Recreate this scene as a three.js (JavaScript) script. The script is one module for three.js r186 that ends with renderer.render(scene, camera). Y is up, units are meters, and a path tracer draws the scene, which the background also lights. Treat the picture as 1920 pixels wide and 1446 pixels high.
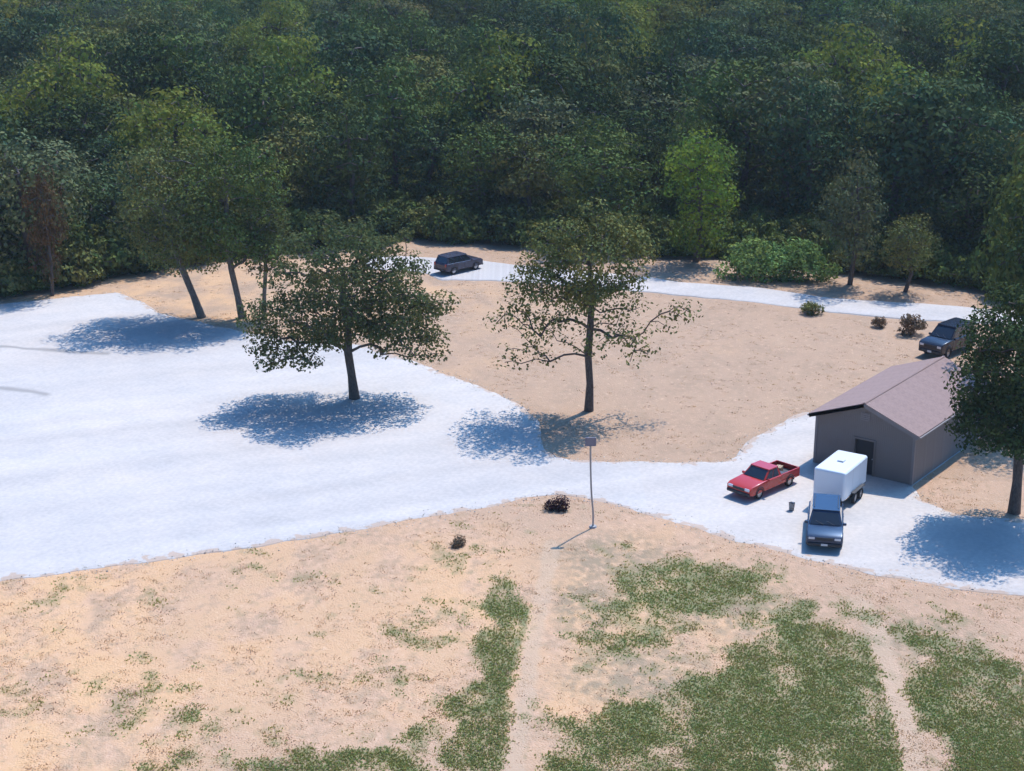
import * as THREE from 'three';
import { Sky } from 'three/addons/objects/Sky.js';
import { RoundedBoxGeometry } from 'three/addons/geometries/RoundedBoxGeometry.js';
import { ImprovedNoise } from 'three/addons/math/ImprovedNoise.js';
import { mergeGeometries, toCreasedNormals } from 'three/addons/utils/BufferGeometryUtils.js';

// ---------- camera, sky, sun, exposure ----------
const scene = new THREE.Scene();
const R = THREE.MathUtils.degToRad;
const camera = new THREE.PerspectiveCamera(27.1, 1024 / 771, 0.5, 6000);
camera.position.set(0, 36, 0);
camera.rotation.set(R(-18), 0, 0);

const SUN = new THREE.Vector3(0.36, 1, -0.52).normalize();
const sky = new Sky();
sky.scale.setScalar(5000);
sky.name = 'sky';
Object.assign(sky.material.uniforms.turbidity, { value: 8 });
sky.material.uniforms.rayleigh.value = 0.95;
sky.material.uniforms.mieCoefficient.value = 0.004;
sky.material.uniforms.sunPosition.value.copy(SUN);
sky.material.uniforms.cloudCoverage.value = 0;
scene.add(sky);
scene.environmentIntensity = 0.3;

const sun = new THREE.DirectionalLight(new THREE.Color().setRGB(1, 0.94, 0.87), 4.6);
sun.name = 'sun';
sun.target.position.set(0, 0, -110);
sun.position.copy(SUN).multiplyScalar(200).add(sun.target.position);
sun.castShadow = true;
sun.shadow.mapSize.set(4096, 4096);
Object.assign(sun.shadow.camera, { left: -120, right: 120, top: 120, bottom: -120, near: 1, far: 500 });
scene.add(sun, sun.target);

const renderer = new THREE.WebGLRenderer({ antialias: true });
renderer.toneMapping = THREE.LinearToneMapping;
renderer.toneMappingExposure = 1.02;
renderer.shadowMap.enabled = true;
scene.fog = new THREE.FogExp2(new THREE.Color().setRGB(0.72, 0.78, 0.84), 0.00014);

// ---------- helpers ----------
function rng(seed) {
  let a = seed >>> 0;
  return () => { a = (a + 0x6D2B79F5) | 0; let t = Math.imul(a ^ (a >>> 15), 1 | a); t = (t + Math.imul(t ^ (t >>> 7), 61 | t)) ^ t; return ((t ^ (t >>> 14)) >>> 0) / 4294967296; };
}
const perlin = new ImprovedNoise();
const NT = new Float32Array(2048 * 2048);      // 256 x 256 cells of gradient noise, eight samples a cell
for (let j = 0; j < 2048; j++) for (let i = 0; i < 2048; i++) NT[j * 2048 + i] = perlin.noise(i / 8, j / 8, 0.37);
function nz(x, y, s = 0) {
  x = (x + s * 17.31) * 8; y = (y + s * 41.17) * 8;
  const xi = Math.floor(x), yi = Math.floor(y), fx = x - xi, fy = y - yi, a = xi & 2047, b = (xi + 1) & 2047, c = (yi & 2047) << 11, d = ((yi + 1) & 2047) << 11;
  const p = NT[c + a], q = NT[d + a]; return (p + (NT[c + b] - p) * fx) * (1 - fy) + (q + (NT[d + b] - q) * fx) * fy;
}
const fbm = (x, y, s = 0, o = 4) => { let v = 0, a = 0.5, f = 1; for (let i = 0; i < o; i++) { v += a * nz(x * f, y * f, s + i * 3); a *= 0.5; f *= 2.03; } return v; };
const clamp = THREE.MathUtils.clamp, lerp = THREE.MathUtils.lerp, sstep = THREE.MathUtils.smoothstep;
const V = (x, y, z) => new THREE.Vector3(x, y, z);
const used = new Map();
function numbered(n) { const k = used.get(n) ?? 0; used.set(n, k + 1); return k ? n + '_' + String(k).padStart(3, '0') : n; }
function tag(o, label, category, group) { o.userData = { label, category }; if (group) o.userData.group = group; return o; }
function thing(name, label, category, [x, y, z], turn = 0, group) {
  const o = new THREE.Group(); o.name = numbered(name); o.position.set(x, y, z); o.rotation.y = turn; scene.add(o);
  return tag(o, label, category, group);
}
function part(name, geo, mat, parent) {
  const m = new THREE.Mesh(Array.isArray(geo) ? merge(geo) : geo, mat); m.name = name; m.castShadow = m.receiveShadow = true; parent.add(m); return m;
}
function merge(list) { return mergeGeometries(list.map((g) => { const h = g.index ? g.toNonIndexed() : g; for (const k of Object.keys(h.attributes)) if (!['position', 'normal', 'uv'].includes(k)) h.deleteAttribute(k); return h; })); }
function structure(name, geo, mat) { const m = part(name, geo, mat, scene); m.userData.kind = 'structure'; return m; }
function box(w, h, d, x = 0, y = 0, z = 0) { return new THREE.BoxGeometry(w, h, d).translate(x, y, z); }
function rbox(w, h, d, r, x = 0, y = 0, z = 0) { return new RoundedBoxGeometry(w, h, d, 3, r).translate(x, y, z); }
function lin(r, g, b) { return new THREE.Color().setRGB(r, g, b); }
function std(r, g, b, rough = 0.8, o = {}) { return new THREE.MeshStandardMaterial({ color: lin(r, g, b), roughness: rough, ...o }); }
function segDist(x, z, pts) {
  let d = 1e9;
  for (let i = 0; i + 1 < pts.length; i++) {
    const [ax, az] = pts[i], [bx, bz] = pts[i + 1], dx = bx - ax, dz = bz - az;
    const t = clamp(((x - ax) * dx + (z - az) * dz) / (dx * dx + dz * dz), 0, 1);
    d = Math.min(d, Math.hypot(x - ax - t * dx, z - az - t * dz));
  }
  return d;
}
function inside(x, z, poly) {
  let c = false;
  for (let i = 0, j = poly.length - 1; i < poly.length; j = i++) {
    const [xi, zi] = poly[i], [xj, zj] = poly[j];
    if ((zi > z) !== (zj > z) && x < ((xj - xi) * (z - zi)) / (zj - zi) + xi) c = !c;
  }
  return c;
}
function texture(w, h, fn, srgb, repeat) {
  const d = new Uint8Array(w * h * 4), o = [0, 0, 0];
  for (let j = 0; j < h; j++) for (let i = 0; i < w; i++) {
    fn(i, j, o); const k = (j * w + i) * 4;
    for (let c = 0; c < 3; c++) { let v = clamp(o[c], 0, 1); if (srgb) v = v < 0.0031308 ? v * 12.92 : 1.055 * Math.pow(v, 1 / 2.4) - 0.055; d[k + c] = Math.round(v * 255); }
    d[k + 3] = 255;
  }
  const t = new THREE.DataTexture(d, w, h); t.magFilter = THREE.LinearFilter; t.minFilter = THREE.LinearMipmapLinearFilter; t.generateMipmaps = true;
  if (srgb) t.colorSpace = THREE.SRGBColorSpace;
  if (repeat) { t.wrapS = t.wrapT = THREE.RepeatWrapping; }
  t.needsUpdate = true; return t;
}

// ---------- layout of the place (metres, x to the east, -z away) ----------
const LOT = [[-62, -116], [-58, -127], [-46, -132.5], [-40, -135.5], [-35, -137.5], [-32.3, -134.5], [-29.7, -130.6], [-26.1, -127.9], [-21.2, -124.7], [-17.8, -122.4], [-11.8, -121.2], [-7.3, -116.4], [-2.3, -110.5],
  [0.4, -107], [1.3, -104.6], [1.9, -101.5], [2.1, -97.6], [2.9, -96], [4.3, -95.3], [13.4, -95], [14.4, -96.2], [15.5, -98.8], [18.1, -102.3], [20.4, -104.9], [24.4, -104.2], [25.8, -104], [30.6, -100.6], [24.5, -91.6], [24.5, -88.6],
  [25.9, -86.6], [28, -85.9], [34, -85.2], [34, -73.6], [26.5, -75.4], [23.4, -76.4], [18.8, -78.3], [16.8, -79.7], [13.1, -82.2], [9.8, -84.8], [6.9, -87.2], [4.5, -88.8], [3.4, -89.3], [2.2, -89.4], [0.6, -88.7], [-1.9, -87.3], [-10.8, -83.3],
  [-19.2, -80], [-27.1, -77.3], [-62, -66]];
const FAR_ROAD = [[-14, -152.2], [-9.3, -151.2], [-3.1, -149.9], [2, -147.3], [11.8, -143.6], [15.5, -141.4], [21.1, -139.8], [25.4, -137.3], [28, -135.8], [34.2, -134.1], [44, -131.2],
  [44, -127], [36.8, -128.3], [33, -129.1], [27.1, -131.1], [22.6, -133.6], [16, -136.3], [11.4, -138.2], [2, -141.2], [-2.9, -142.2], [-6.3, -142.4], [-8.5, -145.2], [-14, -147]];
const FOREST_EDGE = [[-90, -112], [-56, -128], [-45, -135], [-38, -142], [-28, -151], [-10, -159], [4, -156], [16, -151], [30, -146], [40, -141], [47, -132], [46, -116], [42, -100], [44, -80], [60, -60]];
const FOREST = [...FOREST_EDGE, [400, -60], [400, -400], [-400, -400], [-400, -126]];
const TRACKS = [[[2.3, -82.5], [2.04, -80], [1.5, -75], [1.04, -70.5], [0.5, -64], [0, -58.6], [-0.6, -50]], [[17.9, -75], [18.1, -71.7], [17.6, -64.3], [16.9, -58.6], [16, -50]]];
const THATCH = [[5.4, -80.5, 4.5, 4.5], [3.8, -74.5, 2.6, 4.5], [12, -74, 5, 4], [6, -67, 5, 4], [20, -71, 4, 3]];
const BARE = [[8.3, -69, 2.6, 2.2], [3.4, -66, 1.6, 3], [3.2, -73, 1.4, 2.2]];
const GREEN = [[-1.0, -60, 1.5, 4.5, 1], [-0.7, -68, 1.1, 4, 1], [-0.4, -73.4, 1.3, 4.2, 1], [-1.5, -63.8, 1.3, 2.6, 1], [-4.4, -70.8, 2.2, 0.8, 0.55], [9.2, -77.2, 3.9, 3.6, 0.95], [13.2, -74, 2.6, 2.2, 0.6], [4.6, -71.4, 2.2, 2.6, 0.75], [6.6, -72.4, 3, 3.4, 0.6],
  [12.6, -62.5, 5.2, 8, 1.1], [15.2, -69.5, 2.6, 3.2, 1], [5.4, -60, 4.2, 4, 0.95], [21.4, -63.5, 3.6, 6.5, 1.1], [24, -56, 5, 7, 1], [-8.2, -58.6, 4.6, 1.9, 0.75], [-4, -61.5, 2, 1.2, 0.5], [10, -54, 14, 6, 0.9], [20.2, -71, 1.6, 2, 0.6]];
// distances to the outlines, sampled once on a half-metre grid
function field(fn, x0, z0, w, h, step = 0.5) {
  const nx = Math.round(w / step) + 1, ny = Math.round(h / step) + 1, d = new Float32Array(nx * ny);
  for (let j = 0; j < ny; j++) for (let i = 0; i < nx; i++) d[j * nx + i] = fn(x0 + i * step, z0 - j * step);
  return (x, z) => { const u = clamp((x - x0) / step, 0, nx - 1.001), v = clamp((z0 - z) / step, 0, ny - 1.001), i = u | 0, j = v | 0, a = u - i, b = v - j, k = j * nx + i; return (d[k] * (1 - a) + d[k + 1] * a) * (1 - b) + (d[k + nx] * (1 - a) + d[k + nx + 1] * a) * b; };
}
const lotDist = field((x, z) => segDist(x, z, LOT), -64, -60, 128, 90);
const edgeDist = field((x, z) => segDist(x, z, FOREST_EDGE) * (inside(x, z, FOREST) ? 1 : -1), -66, -30, 132, 135);
const trackDist = TRACKS.map((t) => field((x, z) => segDist(x, z, t), -12, -40, 40, 60, 0.25));
const nearSlab = (x, z) => (inside(x, z, LOT) || inside(x, z, FAR_ROAD)) ? 0 : 1;
function groundY(x, z) {
  const n = 0.09 * nz(x * 0.09, z * 0.09, 2) + 0.05 * nz(x * 0.4, z * 0.4, 5);
  return lerp(-0.005, -0.1, z > -60 || z < -150 ? 1 : sstep(lotDist(x, z), 0.6, 5)) + n * 0.7;
}
function greenness(x, z) {
  let g = 0; if (z < -88) return 0;
  const wx = x + 0.9 * nz(x * 0.5, z * 0.5, 11), wz = z + 1.4 * nz(x * 0.5, z * 0.35, 12);
  for (const [cx, cz, rx, rz, a] of GREEN) { const d = Math.hypot((wx - cx) / rx, (wz - cz) / rz); g = Math.max(g, a * sstep(1.25 - d, 0, 0.5)); }
  for (const [cx, cz, rx, rz] of BARE) { const d = Math.hypot((wx - cx) / rx, (wz - cz) / rz); g *= sstep(d, 0.65, 1.1); }
  if (x > -11 && x < 27 && z > -99) for (let i = 0; i < 2; i++) g *= sstep(trackDist[i](x + 0.15 * nz(x, z, 4), z), 0.3, i ? 0.75 : 0.6);
  g += 1.3 * fbm(x * 0.42, z * 0.3, 21, 3) + 1.1 * fbm(x * 1.5, z * 1.0, 27, 3) - 0.22;
  return clamp(g * 1.05, 0, 1);
}
function forestness(x, z) {
  const d = edgeDist(x, z); if (d < -6) return 0;
  return sstep(d + 2.2 * nz(x * 0.4, z * 0.4, 31), -3, 1.5);
}
const mix3 = (o, r, g, b, t) => { o[0] = lerp(o[0], r, t); o[1] = lerp(o[1], g, t); o[2] = lerp(o[2], b, t); };
function soilColor(x, z, o) {
  const a = fbm(x * 0.08, z * 0.06, 40, 3), b = fbm(x * 0.45, z * 0.3, 44, 4), c = fbm(x * 2.6, z * 1.9, 48, 3), d = nz(x * 7, z * 6, 50);
  o[0] = 0.47; o[1] = 0.295; o[2] = 0.18;
  mix3(o, 0.64, 0.37, 0.185, clamp(0.5 + a * 2 - (x + 6) * 0.035 - 0.25 * (z < -88 ? 1 : 0), 0, 1));   // yellower straw
  mix3(o, 0.56, 0.34, 0.215, clamp(0.2 + b * 1.8, 0, 0.8));                                                  // pink clay
  mix3(o, 0.35, 0.235, 0.13, clamp(c * 1.1 + b * 1.3 - 0.05, 0, 0.55)); mix3(o, 0.385, 0.25, 0.155, z < -92 ? clamp(0.5 + b, 0.2, 0.8) : 0);
  if (z > -88 && x > 0) for (const [tx, tz, rx, rz] of THATCH) mix3(o, 0.28, 0.205, 0.12, clamp(0.55 + 1.4 * c + b, 0, 0.8) * (1 - sstep(Math.hypot((x - tx) / rx, (z - tz) / rz) + 0.5 * b, 0.45, 1)));   // dead thatch                                     // thatch
  mix3(o, 0.3, 0.225, 0.14, clamp(d * 1.1 + c - 0.4, 0, 0.28));
  mix3(o, 0.66, 0.43, 0.27, clamp(-d * 0.9 - c - 0.3, 0, 0.5));
  if (x > -11 && x < 27 && z > -99) for (let i = 0; i < 2; i++) mix3(o, 0.5, 0.345, 0.22, 0.6 * (1 - sstep(trackDist[i](x + 0.2 * nz(x, z, 4), z), 0.25, i ? 0.8 : 0.6)));
  const g = greenness(x, z);
  mix3(o, 0.175 + 0.09 * c + 0.06 * b, 0.175 + 0.07 * c, 0.068 + 0.03 * c, Math.min(1, g * 1.15) * 0.88);
  mix3(o, 0.3 + 0.1 * d, 0.215 + 0.06 * d, 0.14 + 0.03 * d, forestness(x, z) * clamp(0.6 + c * 2 + d, 0, 1));   // brown leaf litter
}
// ---------- ground ----------
const soilMap = texture(2048, 2048, (i, j, o) => soilColor(-64 + (i + 0.5) / 16, -32 - (j + 0.5) / 16 , o), true);
const grainBump = texture(512, 512, (() => { const r = rng(5); return (i, j, o) => { const v = 0.5 + 0.5 * nz(i / 8, j / 8, 3) * Math.min(1, i / 40, (512 - i) / 40, j / 40, (512 - j) / 40) + 0.3 * (r() - 0.5); o[0] = o[1] = o[2] = v; }; })(), false, true);
const soilBump = grainBump.clone(); soilBump.repeat.set(24, 24); soilBump.needsUpdate = true;
{
  const ax = [-2600, -1000, -400, -200, -120, -90]; for (let x = -64; x <= 64; x += 1) ax.push(x); ax.push(90, 120, 200, 400, 1000, 2600);
  const az = [2600, 600, 100, 0, -15]; for (let z = -32; z >= -160; z -= 1) az.push(z); az.push(-190, -240, -320, -450, -800, -3500);
  const pos = [], uv = [], idx = [];
  for (const z of az) for (const x of ax) { const c = Math.abs(x) <= 64 && z <= -32 && z >= -160; pos.push(x, c ? groundY(x, z) : -0.1, z); uv.push((x + 64) / 128, (-32 - z) / 128); }
  const n = ax.length;
  for (let j = 0; j + 1 < az.length; j++) for (let i = 0; i + 1 < n; i++) { const a = j * n + i; idx.push(a, a + 1, a + n, a + 1, a + n + 1, a + n); }
  const g = new THREE.BufferGeometry(); g.setAttribute('position', new THREE.Float32BufferAttribute(pos, 3)); g.setAttribute('uv', new THREE.Float32BufferAttribute(uv, 2)); g.setIndex(idx); g.computeVertexNormals();
  structure('ground', g, new THREE.MeshStandardMaterial({ map: soilMap, bumpMap: soilBump, bumpScale: 0.035, roughness: 1 }));
}
// concrete
const STREAKS = [[[-55, -124.2], [-40.3, -120.7], [-35.6, -119.6], [-31.4, -118.6]], [[-55, -117], [-42, -112], [-37.1, -110.2], [-33.4, -108.4]]];
const slabMap = texture(2048, 1024, (i, j, o) => {
  const x = -64 + (i + 0.5) / 16, z = -60 - (j + 0.5) * 80 / 1024;
  const a = fbm(x * 0.07, z * 0.07, 60, 3), b = fbm(x * 0.5, z * 0.5, 63, 4), c = nz(x * 5, z * 5, 66);
  const s = nz((x * 0.35 + z * 0.93) * 0.55, (x * 0.93 - z * 0.35) * 0.035, 69);      // tyre and sweeping streaks
  const v = 0.495 + 0.08 * a + 0.06 * b + 0.06 * c + 0.055 * s;
  const warm = clamp(0.25 + a * 1.2 + b * 0.7 + (x > 8 ? 0.35 : 0), 0, 1);
  o[0] = v * lerp(1.03, 1.05, warm); o[1] = v * lerp(0.92, 0.9, warm); o[2] = v * lerp(0.82, 0.76, warm);
  const st = clamp(fbm(x * 0.9, z * 0.9, 72, 3) * 2.4 - 0.75, 0, 1); mix3(o, 0.3, 0.27, 0.24, st * 0.4);
  if (x < -20 && z < -104) for (const q of STREAKS) { const e = segDist(x, z + 0.5 * nz(x * 0.3, z * 0.3, 78), q); if (e < 1) mix3(o, 0.27, 0.24, 0.21, 0.75 * (1 - sstep(e, 0.06, 0.5 + 0.4 * nz(x * 0.6, z, 79)))); }   // old tyre dirt
  const e = lotDist(x, z), w = fbm(x * 1.3, z * 1.3, 75, 3); if (e < 1.2) mix3(o, 0.46, 0.31, 0.21, 0.75 * sstep(w * 1.6 + 0.3 - e, 0, 0.12));   // soil spilled over the rim
}, true);
const slabBump = grainBump.clone(); slabBump.repeat.set(60, 40); slabBump.needsUpdate = true;
const concrete = new THREE.MeshStandardMaterial({ map: slabMap, bumpMap: slabBump, bumpScale: 0.006, roughness: 0.9 });
function slab(name, poly, top, holes = []) {
  const s = new THREE.Shape(new THREE.CatmullRomCurve3(poly.map(([x, z]) => V(x, -z, 0)), true, 'catmullrom', 0.15).getPoints(poly.length * 14)
    .map((p) => new THREE.Vector2(p.x + 0.3 * nz(p.x * 0.6, p.y * 0.6, 95), p.y + 0.3 * nz(p.x * 0.6, p.y * 0.6, 97))));
  for (const h of holes) s.holes.push(new THREE.Path(h.map(([x, z]) => new THREE.Vector2(x, -z))));
  const g = new THREE.ExtrudeGeometry(s, { depth: 0.26, bevelEnabled: true, bevelThickness: 0.12, bevelSize: 0.38, bevelOffset: -0.3, bevelSegments: 2, curveSegments: 4 });
  g.rotateX(-Math.PI / 2).translate(0, top - 0.38, 0);
  const p = g.attributes.position, uv = g.attributes.uv;
  for (let i = 0; i < p.count; i++) uv.setXY(i, (p.getX(i) + 64) / 128, (-60 - p.getZ(i)) / 80);
  return structure(name, g, concrete);
}
const TOP = 0.05;
slab('concrete_lot', LOT, TOP, []);
slab('far_road', FAR_ROAD, 0.0);

// ---------- vegetation ----------
// A tree is grown from clumps spread through its crown; every clump is tied to the nearest limb, and limbs thicken with what they carry.
function tube(a, b, ra, rb, sides, out, bend = 0, r = null) {
  const dir = b.clone().sub(a), L = dir.length(); if (L < 1e-4) return; dir.divideScalar(L);
  const up = Math.abs(dir.y) > 0.9 ? V(1, 0, 0) : V(0, 1, 0), u = V().crossVectors(dir, up).normalize(), w = V().crossVectors(dir, u);
  const base = out.pos.length / 3;
  for (const [p, rad] of [[a, ra], [b, rb]]) for (let i = 0; i < sides; i++) {
    const t = (i / sides) * Math.PI * 2, n = u.clone().multiplyScalar(Math.cos(t)).addScaledVector(w, Math.sin(t));
    out.pos.push(p.x + n.x * rad, p.y + n.y * rad, p.z + n.z * rad); out.nor.push(n.x, n.y, n.z); out.uv.push(i / sides * rad * 6, p.y * 0.6);
  }
  for (let i = 0; i < sides; i++) { const j = (i + 1) % sides; out.idx.push(base + i, base + j, base + sides + i, base + j, base + sides + j, base + sides + i); }
}
function leafInto(out, p, n, size, c, rand) {
  const t = V(rand() - 0.5, rand() - 0.5, rand() - 0.5).cross(n).normalize(), b = V().crossVectors(n, t);
  const L = size * (0.7 + 0.6 * rand()), W = L * (0.5 + 0.25 * rand()), base = out.pos.length / 3, f = L * 0.16;
  const put = (x, y, h) => { out.pos.push(p.x + t.x * x + b.x * y + n.x * h, p.y + t.y * x + b.y * y + n.y * h, p.z + t.z * x + b.z * y + n.z * h); out.col.push(c[0], c[1], c[2]); };
  put(-L / 2, 0, 0); put(0, -W / 2, f); put(L / 2, 0, 0); put(0, W / 2, f * (rand() - 0.3));
  out.idx.push(base, base + 1, base + 2, base, base + 2, base + 3);
}
function toGeo(out) {
  const g = new THREE.BufferGeometry(); g.setAttribute('position', new THREE.Float32BufferAttribute(out.pos, 3));
  if (out.col.length) g.setAttribute('color', new THREE.Float32BufferAttribute(out.col, 3));
  if (out.uv.length) g.setAttribute('uv', new THREE.Float32BufferAttribute(out.uv, 2));
  g.setIndex(out.idx); if (out.nor.length) g.setAttribute('normal', new THREE.Float32BufferAttribute(out.nor, 3)); else g.computeVertexNormals();
  return g;
}
const bucket = () => ({ pos: [], nor: [], uv: [], col: [], idx: [] });
// spec: { seed, trunk: [[x,y,z]...], radius, lobes: [{ c, r, n, shell }], clump, leaves, leaf, tint }
function growTree(spec) {
  const rand = rng(spec.seed), wood = bucket(), green = bucket();
  const nodes = spec.trunk.map(([x, y, z], i) => ({ p: V(x, y, z), up: i - 1, kids: 0, w: 0 }));
  const clumps = [];
  for (const l of spec.lobes) {
    for (let k = 0, tries = 0; k < l.n && tries < l.n * 60; tries++) {
      const d = V(rand() * 2 - 1, rand() * 2 - 1, rand() * 2 - 1), q = d.length(); if (q > 1 || q < (l.shell ?? 0.45)) continue;
      const p = V(l.c[0] + d.x * l.r[0], l.c[1] + d.y * l.r[1], l.c[2] + d.z * l.r[2]);
      const gap = (l.gap ?? 0.75) * spec.clump; if (clumps.some((o) => o.p.distanceTo(p) < gap)) continue;
      clumps.push({ p, s: spec.clump * (l.size ?? 1) * (0.7 + 0.6 * rand()), thin: l.thin ?? 1, centre: V(...l.c) }); k++;
    }
  }
  const axis = nodes.at(-1).p;
  clumps.sort((a, b) => Math.hypot(a.p.x, a.p.z) + Math.abs(a.p.y - axis.y) * 0.4 - Math.hypot(b.p.x, b.p.z) - Math.abs(b.p.y - axis.y) * 0.4);
  const low = spec.forkFrom ?? 1;
  for (const c of clumps) {
    let best = low, bd = 1e9;
    nodes.forEach((n, i) => { if (i < low) return; const dy = c.p.y - n.p.y, d = n.p.distanceTo(c.p) + (dy < 0 ? -dy * 1.1 : 0) + (i < spec.trunk.length ? 0 : 0.3); if (d < bd) { bd = d; best = i; } });
    const a = nodes[best].p, L = a.distanceTo(c.p), steps = L > 2.4 ? 3 : L > 0.9 ? 2 : 1; let up = best;
    for (let s = 1; s <= steps; s++) {
      const t = s / steps, p = a.clone().lerp(c.p, t); const wob = s < steps ? L * 0.1 : 0;
      p.x += (rand() - 0.5) * wob; p.z += (rand() - 0.5) * wob; p.y += (s < steps ? L * 0.09 * (spec.droop ? 1 : 0.5) : 0) - (s === steps ? 0.15 * c.s : 0);
      nodes.push({ p, up, w: 0 }); up = nodes.length - 1;
    }
    nodes[up].w = 1;
  }
  const sum = nodes.map((n) => n.w); for (let i = nodes.length - 1; i > 0; i--) sum[nodes[i].up] += sum[i];
  const k = spec.radius / Math.pow(sum[0] || 1, 0.46), rad = (i) => Math.max(spec.twig ?? 0.025, k * Math.pow(sum[i], 0.46));
  nodes.forEach((n, i) => { if (n.up < 0) return; const trunkPart = i < spec.trunk.length; let ra = trunkPart ? rad(n.up) : Math.min(rad(n.up), rad(i) * 1.3), rb = rad(i); if (n.up === 0) ra *= 1.4; tube(nodes[n.up].p, n.p, ra, rb, trunkPart ? 9 : rb > 0.08 ? 6 : 4, wood); });
  for (const c of clumps) {
    const n = Math.round(spec.leaves * c.thin * (c.s / spec.clump) ** 1.5), hue = rand(), lum = 0.8 + 0.4 * rand();
    for (let i = 0; i < n; i++) {
      const d = V(rand() * 2 - 1, rand() * 2 - 1, rand() * 2 - 1); if (d.lengthSq() < 0.01) continue; const q = d.length(); d.divideScalar(q);
      const r = c.s * (0.45 + 0.65 * Math.sqrt(rand())), p = V(c.p.x + d.x * r * 1.1, c.p.y + d.y * r * 0.72, c.p.z + d.z * r * 1.1);
      const nn = d.multiplyScalar(0.9).add(V(rand() - 0.5, rand() * 0.9 - 0.15, rand() - 0.5).multiplyScalar(spec.ruffle ?? 1.3)).normalize();
      const v = lum * (1 - (spec.speckle ?? 0.3) + 2 * (spec.speckle ?? 0.3) * rand()), y = (hue - 0.5) * 0.25 + (rand() - 0.5) * 0.3;
      leafInto(green, p, nn, spec.leaf, [v * (1 + y), v, v * (1 - y * 0.6)], rand);
    }
  }
  return { wood: toGeo(wood), green: toGeo(green) };
}
const barkTex = texture(128, 256, (i, j, o) => { const v = 0.75 + 0.5 * nz(i / 5, j / 26, 80) + 0.25 * nz(i / 2, j / 8, 82); o[0] = o[1] = o[2] = v; }, false, true);
const bark = new THREE.MeshStandardMaterial({ color: lin(0.13, 0.1, 0.08), map: barkTex, bumpMap: barkTex, bumpScale: 0.03, roughness: 0.95 });
const paleBark = new THREE.MeshStandardMaterial({ color: lin(0.2, 0.17, 0.14), map: barkTex, bumpMap: barkTex, bumpScale: 0.03, roughness: 0.95 });
const leafy = (r, g, b) => new THREE.MeshPhysicalMaterial({ color: lin(r, g, b), vertexColors: true, roughness: 1, specularIntensity: 0.08, transmission: 0.3, thickness: 0, side: THREE.DoubleSide });
const solid = (r, g, b) => { const m = leafy(r, g, b); m.transmission = 0.12; return m; };
const GREENS = {
  dark: solid(0.062, 0.088, 0.029), mid: solid(0.109, 0.145, 0.038), olive: solid(0.156, 0.16, 0.048), yellow: leafy(0.177, 0.2, 0.036), blue: solid(0.073, 0.11, 0.044), grey: solid(0.135, 0.15, 0.064),
  bright: leafy(0.177, 0.24, 0.032), rust: leafy(0.135, 0.08, 0.036), shrub: leafy(0.208, 0.29, 0.080), brown: leafy(0.177, 0.12, 0.072), maroon: leafy(0.047, 0.02, 0.026), oak: leafy(0.104, 0.118, 0.042),
};
function plantTree(name, geos, mats, label, category, [x, z], turn, scale, group) {
  const t = thing(name, label, category, [x, groundY(x, z) - 0.06, z], turn, group); t.scale.set(...scale);
  part('trunk', geos.wood, mats[0], t); part('crown', geos.green, mats[1], t); return t;
}
// the four single trees by the drive
const lotOak = growTree({ seed: 11, trunk: [[0, 0, 0], [-0.15, 1.8, 0], [-0.35, 3.6, 0.1], [-0.3, 5.2, 0], [-0.6, 7.2, 0.1], [-0.5, 9.5, 0]], radius: 0.3, forkFrom: 2, droop: 1, clump: 0.95, leaves: 150, leaf: 0.25, lobes: [
  { c: [-0.2, 8.8, 0], r: [5.6, 4.6, 5.2], n: 78, shell: 0.3, gap: 1.05 }, { c: [-3.6, 5.6, 0.3], r: [3.9, 2.6, 3.6], n: 38, shell: 0.3, thin: 0.7 }, { c: [3.4, 6.2, 0], r: [3.6, 2.4, 3.6], n: 34, shell: 0.3, thin: 0.75 },
  { c: [-5.2, 3.6, 0.4], r: [2.2, 1.1, 2.4], n: 9, shell: 0.2, thin: 0.6, size: 0.8 }, { c: [4.2, 4.2, 1], r: [2.4, 0.9, 2.4], n: 8, thin: 0.5, shell: 0.2, size: 0.8 }] });
plantTree('oak_tree', lotOak, [bark, GREENS.oak], 'wide spreading oak growing out of the pale concrete lot, its shadow round the trunk', 'tree', [-11.17, -107.7], 0, [1, 1, 1]);
const drive = growTree({ seed: 26, trunk: [[0, 0, 0], [0.05, 2, 0], [-0.1, 4, 0], [0, 6, 0.1], [0.1, 8.2, 0], [-0.1, 10.5, 0], [0, 12.4, 0]], radius: 0.25, forkFrom: 2, droop: 1, clump: 0.95, leaves: 118, leaf: 0.25, lobes: [
  { c: [-0.3, 11, 0], r: [4.4, 3.3, 4.2], n: 74, shell: 0.3 }, { c: [-3, 9.1, 0.2], r: [2.4, 1.3, 2.4], n: 13, thin: 0.7 },
  { c: [-4.6, 6.2, 0], r: [3.3, 2, 3], n: 19, thin: 0.42, shell: 0.2, size: 0.85 }, { c: [4.2, 6.6, 0], r: [3.6, 1.7, 3], n: 18, thin: 0.34, shell: 0.2, size: 0.85 }, { c: [0, 7, 0], r: [2.4, 2, 3], n: 10, thin: 0.5 }, { c: [2.4, 4.4, 0.5], r: [2.2, 0.7, 2], n: 5, thin: 0.3, shell: 0.1, size: 0.7 }, { c: [-4.5, 4.2, 0.6], r: [2.2, 0.5, 1.6], n: 6, thin: 0.3, shell: 0.1, size: 0.7 }] });
plantTree('shade_tree', drive, [bark, GREENS.olive], 'slim tree with round top and bare thin lower branches on the dry field', 'tree', [5.35, -105.4], 0, [1, 1, 1]);
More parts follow.
